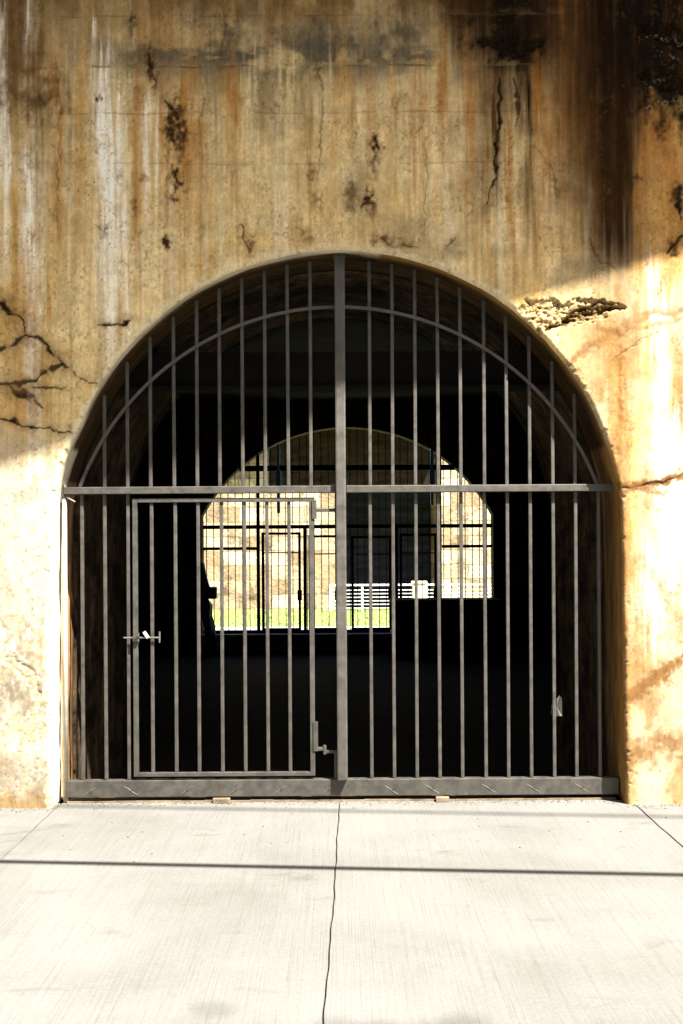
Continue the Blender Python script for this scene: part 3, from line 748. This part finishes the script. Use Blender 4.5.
# the small door
door = empty('wicket_door', (gx(315), 0, gz(774))); door.parent = gate
DX0, DX1, DZ0, DZ1 = gx(133.5), gx(314), gz(774.5), gz(497.5)
fb = bmesh.new(); t = 0.034; y0, y1 = -0.044, -0.012
box(fb, DX0, DX0 + t, y0, y1, DZ0, DZ1, .003); box(fb, DX1 - t, DX1, y0, y1, DZ0, DZ1, .003)
box(fb, DX0 + t + .0005, DX1 - t - .0005, y0, y1, DZ1 - .029, DZ1, .003); box(fb, DX0 + t + .0005, DX1 - t - .0005, y0, y1, DZ0, DZ0 + .029, .003)
def dput(name, bm, mat, smooth=False):
    o = put(name, bm, mat, None, smooth); o.parent = door
    o.matrix_parent_inverse = Matrix.Translation(-Vector(door.location)); return o
dput('door_frame', fb, M['gate'])
for p in (152.5, 175.7, 198.8, 222, 244.7, 267, 289.5):
    x = gx(p); j = random.uniform(-.002, .002)
    dput('door_bar', newbox(x - .0122 + j, x + .0122 + j, -0.0325, -0.0065, DZ0 + .0295, DZ1 - .0295, .0045), M['gate'])
# hinge plate with cranked arm to the post
hb = newbox(gx(312.3), gx(317), -0.052, -0.0445, gz(750), gz(720.5), bev=.002)
box(hb, gx(314), gx(323), -0.050, -0.030, gz(749.5), gz(746), .003)
tube(hb, [(gx(323.5), -0.045, gz(753)), (gx(323.5), -0.045, gz(744))], 0.013, 8)
box(hb, gx(325), gx(334.5), -0.040, -0.025, gz(752.2), gz(749.2), .002)
box(hb, gx(333), gx(335.8), -0.040, -0.010, gz(777), gz(749.2), .002)
dput('hinge', hb, M['gate'])
hb = newbox(gx(312.3), gx(317), -0.052, -0.0445, gz(519), gz(500), bev=.002)
box(hb, gx(314), gx(335.5), -0.050, -0.034, gz(512), gz(508.5), .002)
dput('hinge', hb, M['gate'])
# slide bolt: rod, dark keep, upright knob, white tag
sb = tube(bmesh.new(), [(gx(124.5), -0.052, gz(636)), (gx(160), -0.052, gz(636))], 0.0065, 8)
tube(sb, [(gx(160), -0.052, gz(641)), (gx(160.2), -0.052, gz(630))], 0.007, 8)
tube(sb, [(gx(139.5), -0.058, gz(640)), (gx(139.5), -0.058, gz(631))], 0.004, 6)
dput('slide_bolt', sb, M['steel'])
kb = newbox(gx(133.8), gx(139.5), -0.070, -0.0445, gz(639.5), gz(634), bev=.004)
tube(kb, [(gx(136), -0.062, gz(637.5)), (gx(139.5), -0.066, gz(634))], 0.012, 8)
dput('bolt_keep', kb, M['bolt'])
tb = newbox(-.011, .011, -.004, .004, -.026, .026, bev=.003)
bmesh.ops.rotate(tb, verts=tb.verts, cent=(0, 0, 0), matrix=Matrix.Rotation(R(-34), 3, 'Y'))
bmesh.ops.translate(tb, verts=tb.verts, vec=(gx(147), -0.064, gz(633)))
dput('tag', tb, M['tagwhite'])

# blocks the bottom rail rests on
for px, w, lb in ((221, 17, 'small pale concrete block under the bottom rail of the gate, left of centre post'), (440, 13, 'small pale concrete block under the bottom rail of the gate, right of centre post')):
    o = put('concrete_block', newbox(gx(px - w / 2), gx(px + w / 2), -0.095, -0.052, 0.0, 0.034, bev=.005), M['threshold'])
    tag(o, lb, 'block', 'blocks under the gate')

# a torn sheet caught between bar and wall
pb = bmesh.new()
w0 = [(549.5, 716), (552, 706), (556, 700), (559.5, 697), (561, 700), (562, 718), (559, 717.5), (554, 718)]
cen = pb.verts.new((gx(556.5), 0.020, gz(709)))
rim = [pb.verts.new((gx(a), 0.0035 + .022 * (i % 2), gz(b))) for i, (a, b) in enumerate(w0)]
for i in range(len(rim)): pb.faces.new((cen, rim[i], rim[(i+1) % len(rim)]))
sol = bmesh.ops.solidify(pb, geom=pb.faces[:], thickness=0.0012)
tag(put('paper_scrap', pb, M['paper']), 'crumpled pale scrap of paper caught on a gate bar at the lower right', 'paper')

# ------------------------------------------------------------------ overhead, out of view: slab added to shade the wall; cables and poles
e = Vector((1, 0, 0.31)) - SUN * (0.31 / SUN.z)
zc = 9.0
p0 = Vector((0, WALL_Y, 3.10)); p0 = p0 + SUN * ((zc - p0.z) / SUN.z)
ex = e / e.x
cb = bmesh.new()
fr = [(x, p0.y + (x - p0.x) * ex.y) for x in (-15.0, 15.0)]
lo = [cb.verts.new((fr[0][0], fr[0][1], zc)), cb.verts.new((fr[1][0], fr[1][1], zc)), cb.verts.new((15, 0.2, zc)), cb.verts.new((-15, 0.2, zc))]
hi = [cb.verts.new(v.co + Vector((0, 0, .45))) for v in lo]
cb.faces.new(lo[::-1]); cb.faces.new(hi)
for k in range(4): cb.faces.new((lo[k], lo[(k+1) % 4], hi[(k+1) % 4], hi[k]))
tag(put('shade_slab', cb, M['concrete']), 'unseen concrete slab added above the stained wall to shade its upper part', 'canopy')

def cable(name, g0, g1, z, dia, lab, x0=-11.5, x1=11.5):
    """a straight cable at height z whose shadow runs through ground points g0, g1"""
    s = SUN / SUN.z * z
    a = Vector((g0[0] + s.x, g0[1] + s.y, z)); b = Vector((g1[0] + s.x, g1[1] + s.y, z))
    d = (b - a) / (b.x - a.x)
    A_ = a + d * (x0 - a.x); B_ = a + d * (x1 - a.x)
    tag(put(name, tube(bmesh.new(), [A_, B_], dia / 2, 8), M['rubber'], None, True), lab, 'cable')
    return A_, B_
def gpt(px, py):
    d = FPX * EYE / (py - 548); return ((px - 340) / FPX * d, d - CAM_D)
def pole(p, extra, lab):
    r_ = empty('utility_pole', (p[0], p[1], 0))
    tag(r_, lab, 'pole', 'poles carrying the overhead cables')
    h = p[2] + extra
    put('shaft', tube(bmesh.new(), [(p[0], p[1], -0.4), (p[0], p[1], h)], [0.14, 0.10], 12), M['wood'], r_, True)
    return r_, h
a, b = cable('overhead_cable', gpt(0, 859.5), gpt(683, 877), 4.6, 0.074, 'thick black cable strung low between two short poles')
for q, lb in ((a, 'short wooden pole holding the low cable, beyond the left end'), (b, 'short wooden pole holding the low cable, beyond the right end')):
    pole(q, 0.15, lb)
a, b = cable('overhead_cable', gpt(0, 803), gpt(683, 819), 12.5, 0.05, 'high thin black cable nearest the wall, strung between two tall poles')
for q, lb in ((a, 'tall wooden pole holding the high cable, beyond the left end of the wall'), (b, 'tall wooden pole holding the high cable, beyond the right end of the wall')):
    pole(q, 0.2, lb)

# street tree at the kerb, up to the right behind the viewer; the edge of its shade reaches the paving
tr = empty('street_tree', (5.2, -9.62, 0))
tag(tr, 'slender street tree with a sparse flat crown on the pavement by the road', 'tree')
rt_ = random.Random(21)
tk = tube(bmesh.new(), [(5.2, -9.62, -.3), (5.22, -9.62, 2.5), (5.1, -9.57, 5.5), (5.0, -9.42, 8.4), (4.9, -9.25, 9.6)], [.17, .14, .11, .075, .04], 10)
tips = []
for i in range(11):
    a = 2 * math.pi * i / 11 + rt_.uniform(-.2, .2)
    z0 = rt_.uniform(6.8, 8.9); L_ = rt_.uniform(1.6, 3.0)
    p1 = Vector((5.05 + .5 * L_ * math.cos(a), -9.47 + .28 * L_ * math.sin(a), z0 + .7)); p2 = Vector((5.0 + L_ * math.cos(a), -9.42 + .55 * L_ * math.sin(a), z0 + 1.4 + rt_.uniform(-.2, .3)))
    tube(tk, [(5.05, -9.47, z0), p1, p2], [.05, .032, .012], 6)
    tips += [p1, (p1 + p2) / 2, p2, p2 + Vector((rt_.uniform(-.5, .5), rt_.uniform(-.2, .3), rt_.uniform(-.1, .3)))]
put('trunk', tk, M['wood'], tr)
lf_ = bmesh.new()
for c_ in tips:
    for k in range(26):
        p = c_ + Vector((rt_.gauss(0, .30), rt_.gauss(0, .17), rt_.gauss(0, .14)))
        d1 = Vector((rt_.uniform(-1, 1), rt_.uniform(-1, 1), rt_.uniform(-.5, .5))).normalized() * .055
        d2 = d1.cross(Vector((rt_.uniform(-1, 1), rt_.uniform(-1, 1), rt_.uniform(.2, 1)))).normalized() * .03
        lf_.faces.new([lf_.verts.new(q) for q in (p - d1, p + d2, p + d1, p - d2)])
put('crown', lf_, M['leaf'], tr)
tr.location = (8.6, -12.55, 0); tr.scale = (1.45, 1.45, 1.45)

# unseen dark building added behind the viewer to keep low sky light off the wall
ob = empty('sky_blocker', (0, -36, 0))
tag(ob, 'long dark brick block with windows, added unseen across the street to cut low sky light', 'building')
put('wall', newbox(-48, 48, -52, -36, -0.4, 30.0), M['brick'], ob)
put('parapet', newbox(-48.3, 48.3, -52.3, -35.7, 30.003, 30.8), M['concrete'], ob)
for fl_ in range(7):
    for i in range(15):
        x = -44 + 6.2 * i; z = 1.6 + 3.9 * fl_
        f_ = put('window', newbox(x - .1, x + 1.9, -35.995, -35.90, z - .1, z + 2.3), M['concrete'], ob)
        p_ = put('pane', newbox(x, x + 1.8, -35.897, -35.88, z, z + 2.2), M['pane'], ob)
        p_.parent = f_; p_.matrix_parent_inverse = Matrix.Identity(4); p_.location = (0, 0, 0)
        p_.matrix_parent_inverse = Matrix.Translation(-Vector(ob.location)) if False else Matrix.Identity(4)

# ------------------------------------------------------------------ the yard beyond the tunnel
def fx(px, L): return (px - 340) / FPX * L
def fz(py, L): return EYE + (548 - py) / FPX * L
def fy(L): return L - CAM_D
tag(put('yard_path', newbox(-20, 20, 14.9, fy(25.2), -0.3, 0.0), M['path']), kind='structure')
tag(put('kerb_strip', newbox(-20, 20, fy(25.2), fy(25.65), -0.3, 0.03), M['kerb']), kind='structure')
tag(put('lawn', newbox(-20, 20, fy(25.65), fy(33.0), -0.3, 0.01), M['soil']), kind='structure')
gb = bmesh.new()
rg = random.Random(3)
for i in range(9000):
    x = rg.uniform(-5.5, 5.5); y = rg.uniform(fy(25.7), fy(32.9)); h = rg.uniform(.04, .10); a = rg.uniform(0, 6.28); w = .012
    lx, ly = rg.uniform(-.03, .03), rg.uniform(-.03, .03)
    gb.faces.new([gb.verts.new(p) for p in ((x - w*math.cos(a), y - w*math.sin(a), .008), (x + w*math.cos(a), y + w*math.sin(a), .008), (x + lx, y + ly, h))])
tag(put('grass', gb, M['grass']), 'short sunlit grass of the lawn beyond the tunnel', kind='stuff')

# stone retaining wall; recess and top band carry painted shade, unseen ledge adds more
YS = fy(33.0)
RX0, RX1 = -0.15, 2.85
sw = empty('stone_wall', (0, YS, 0))
tag(sw, 'pale coursed stone wall standing beyond the lawn at the tunnel far end', 'wall')
put('masonry', newbox(-20, RX0, YS, YS + 4.0, -0.3, 6.2), M['stone'], sw)
put('masonry', newbox(RX1, 20, YS, YS + 4.0, -0.3, 6.2), M['stone'], sw)
put('recess_wall', newbox(RX0 + .002, RX1 - .002, YS + 2.6, YS + 3.9, -0.3, 6.2), M['shade_stone'], sw)
put('shade_band', newbox(-2.05, RX0 - .004, YS - .06, YS - .002, 3.62, 5.347), M['shade_brown'], sw)  # dark panel painting the shade at the wall top
put('shade_band', newbox(RX0 - .003, RX1 + .1, YS - .06, YS - .002, 3.62, 5.346), M['shade_brown'], sw)
put('shade_ledge', newbox(-4.2, RX1 + .35, YS - 0.85, YS - .003, 5.35, 5.75), M['concrete'], sw)  # above the visible part, added to shade the wall top
put('shade_ledge', newbox(RX0 + .003, RX1 - .003, YS, YS + 2.597, 5.35, 5.75), M['concrete'], sw)

tag(put('gate_sill', newbox(FX - FH + .01, FX + FH - .01, 13.98, 14.92, -0.2, 0.126), M['sill']), kind='structure')
# low white railing before the stone wall
rl = empty('white_railing', (0, fy(32.0), 0))
tag(rl, 'low white slatted railing in front of the far stone wall', 'railing')
yR = fy(32.0)
for x in np.arange(-0.28, 7.0, 0.9):
    put('post', newbox(x - .03, x + .03, yR - .03, yR + .03, 0.0, 0.73), M['white'], rl)
for z in (0.10, 0.20, 0.30, 0.40, 0.50, 0.60):
    put('slat', newbox(-0.24, 6.9, yR - .045, yR - .031, z, z + .024), M['white'], rl)
put('top_rail', newbox(-0.31, 7.0, yR - .05, yR + .05, 0.731, 0.78), M['white'], rl)
cb = newbox(fx(412.5, 31.4), fx(426, 31.4), fy(31.4), fy(31.4) + .3, 0.0, fz(584, 31.4), bev=.02)
box(cb, fx(411.5, 31.4), fx(427, 31.4), fy(31.4) - .03, fy(31.4) + .33, fz(584, 31.4) + .001, fz(582.5, 31.4) + .02, .01)
tag(put('utility_box', cb, M['cream']), 'cream utility box standing in front of the white railing', 'utility box')

# black security gate in the far arch
LF = 22.45; YF = fy(LF)
fg = empty('security_gate', (FX, YF, 0.12))
tag(fg, 'black steel picket gate with four door leaves closing the far arch', 'gate')
def far_half(z):
    if z < FZ + FR * math.sin(za): return FH
    return math.sqrt(max(0, FR**2 - (z - FZ)**2))
def frail(z, th, xa=None, xb=None, name='rail', y=0.0):
    h = far_half(z) - .03
    xa = FX - h if xa is None else xa; xb = FX + h if xb is None else xb
    put(name, newbox(xa, xb, YF - .03 + y, YF + .03 + y, z - th / 2, z + th / 2), M['farmetal'], fg)
frail(fz(468, LF), 0.11); frail(fz(526.5, LF), 0.075)
frail(fz(548, LF), 0.06, None, fx(257, LF)); frail(fz(547, LF), 0.06, fx(442, LF), None)
frail(0.155, 0.06, None, fx(390, LF), 'bottom_rail')
def ftop(x): return FZ + math.sqrt(max(0.0, FR**2 - (x - FX)**2)) - .03
k = 0
x = FX - FH + .10
while x < FX + FH - .05:
    put('picket', newbox(x - .008, x + .008, YF - .008 + .045, YF + .008 + .045, 0.13, ftop(x)), M['farmetal'], fg)
    x += 0.142
zt = fz(526.5, LF) - .0385
for p, w in ((258.7, .055), (305, .065), (344, .08), (395, .11), (439.5, .07)):
    put('post', newbox(fx(p, LF) - w / 2, fx(p, LF) + w / 2, YF - .09, YF - .031, 0.125, ftop(fx(p, LF)) if p in (258.7, 439.5) else zt + .07), M['farmetal'], fg)
for p0_, p1_, pt in ((262, 301, 532), (308.5, 338, 535), (351, 391, 536), (399, 436, 534)):
    lf = empty('door_leaf', (fx(p0_, LF), YF, 0.2)); lf.parent = fg
    lf.matrix_parent_inverse = Matrix.Translation(-Vector(fg.location))
    t = .05; xa, xb = fx(p0_, LF), fx(p1_, LF); z0, z1 = 0.19, fz(pt, LF)
    fb = bmesh.new()
    box(fb, xa, xa + t, YF - .16, YF - .11, z0, z1); box(fb, xb - t, xb, YF - .16, YF - .11, z0, z1)
    box(fb, xa + t, xb - t, YF - .155, YF - .115, z1 - t, z1 - .002); box(fb, xa + t, xb - t, YF - .155, YF - .115, z0 + .002, z0 + t)
    box(fb, xa + .01, xb - .01, YF - .112, YF - .08, (z0 + z1) / 2 + .55, (z0 + z1) / 2 + .575)
    o = put('frame', fb, M['farmetal']); o.parent = lf; o.matrix_parent_inverse = (Matrix.Translation(Vector(lf.location)) ).inverted()
    lb = newbox(xb - .07, xb + .02, YF - .19, YF - .161, 0.78, 0.98, bev=.006)
    o = put('latch', lb, M['farmetal']); o.parent = lf; o.matrix_parent_inverse = (Matrix.Translation(Vector(lf.location)) ).inverted()
for p, pa, pb_ in ((279, 445, 513), (432, 449, 506)):
    z0, z1 = fz(pb_, LF), fz(pa, LF)
    bm = newbox(fx(p, LF) - .030, fx(p, LF) + .030, YF - .12, YF - .035, z0, z1, bev=.008)
    box(bm, fx(p, LF) - .055, fx(p, LF) + .055, YF - .15, YF - .025, (z0 + z1) / 2 - .15, (z0 + z1) / 2 + .15, .01)
    put('blue_bracket', bm, M['blue'], fg)

# black cabinet in front of its right half
cx0, cx1, yc = 0.95, 3.0, fy(21.2)
ct = empty('metal_cabinet', ((cx0 + cx1) / 2, yc, -0.26))
tag(ct, 'black metal cabinet, waist high, against the right half of the far gate', 'cabinet')
put('body', newbox(cx0 + .03, cx1 - .03, yc, yc + .8, -0.20, fz(604, 21.2), bev=.015), M['beam'], ct)
put('lid', newbox(cx0, cx1, yc - .03, yc + .83, fz(604, 21.2) + .001, fz(600.5, 21.2), bev=.01), M['beam'], ct)
for x in (cx0 + .52, cx0 + 1.03, cx0 + 1.54): put('door', newbox(x - .235, x + .235, yc - .02, yc - .002, -0.12, 0.70, bev=.006), M['beam'], ct)
put('base', newbox(cx0 + .06, cx1 - .06, yc + .05, yc + .75, -0.26, -0.201), M['dark'], ct)

# blue sheet bundled against the left side of the far arch
tb = bmesh.new()
yt = fy(21.9)
prof = [(201, 562, .05), (202, 574, .07), (204, 586, .09), (203, 596, .08), (206, 604, .10), (206, 616, .10), (209, 626, .09), (210, 640, .08), (209, 660, .11)]
prev = None
for j, (p, py, r_) in enumerate(prof):
    ring = []
    for k in range(20):
        a = 2 * math.pi * k / 20
        rr_ = r_ * (1 + .28 * math.sin(5 * a + j * 1.3) + .15 * math.sin(9 * a - j * 2.1))
        ring.append(tb.verts.new((fx(p, 21.9) + rr_ * math.cos(a), yt + rr_ * math.sin(a), max(fz(py, 21.9), -0.255))))
    if prev:
        for k in range(20): tb.faces.new((prev[k], prev[(k+1) % 20], ring[(k+1) % 20], ring[k]))
    else: tb.faces.new(ring[::-1])
    prev = ring
tb.faces.new(prev)
box(tb, fx(207, 21.9), fx(217, 21.9), yt - .12, yt + .05, fz(598, 21.9), fz(586, 21.9), .03)
tag(put('tarp_bundle', tb, M['tarp'], None, True), 'dark blue bundled tarpaulin propped at the left side of the far arch', 'tarpaulin')

# ------------------------------------------------------------------ light
w = bpy.data.worlds.new('World'); S.world = w; w.use_nodes = True
nt = w.node_tree
sky = nt.nodes.new('ShaderNodeTexSky'); sky.sky_type = 'NISHITA'; sky.sun_disc = False
sky.sun_elevation = math.asin(SUN.z); sky.sun_rotation = math.atan2(SUN.x, SUN.y)
sky.altitude = 50; sky.air_density = 1.0; sky.dust_density = 4.0
nt.links.new(sky.outputs['Color'], nt.nodes['Background'].inputs['Color'])
nt.nodes['Background'].inputs['Strength'].default_value = 0.05
sl = bpy.data.lights.new('sun', 'SUN'); sl.energy = 5.0; sl.angle = R(0.53); sl.color = (1.0, 0.955, 0.88)
so = link(bpy.data.objects.new('sun', sl)); so.location = SUN * 40
so.rotation_euler = (-SUN).to_track_quat('-Z', 'Y').to_euler()

cd = bpy.data.cameras.new('camera'); cam = link(bpy.data.objects.new('camera', cd)); S.camera = cam
cd.sensor_fit = 'VERTICAL'; cd.sensor_height = 36; cd.lens = FPX / 1024 * 36
cd.shift_y = 36 / 1024; cd.shift_x = 1.5 / 1024; cd.clip_end = 2000; cd.clip_start = 0.05
cam.location = (0, -CAM_D, EYE)
cam.rotation_euler = (R(90), R(0.0), 0)
ROLL = 0.35
cam.rotation_euler = (Matrix.Rotation(R(90), 3, 'X') @ Matrix.Rotation(R(-ROLL), 3, 'Z')).to_euler()

S.render.engine = 'CYCLES'
S.cycles.max_bounces = 6; S.cycles.diffuse_bounces = 3; S.cycles.glossy_bounces = 3
S.cycles.use_denoising = True
S.view_settings.view_transform = 'Standard'; S.view_settings.look = 'None'
S.view_settings.gamma = 1.0; S.view_settings.use_curve_mapping = False
S.view_settings.exposure = 2.40
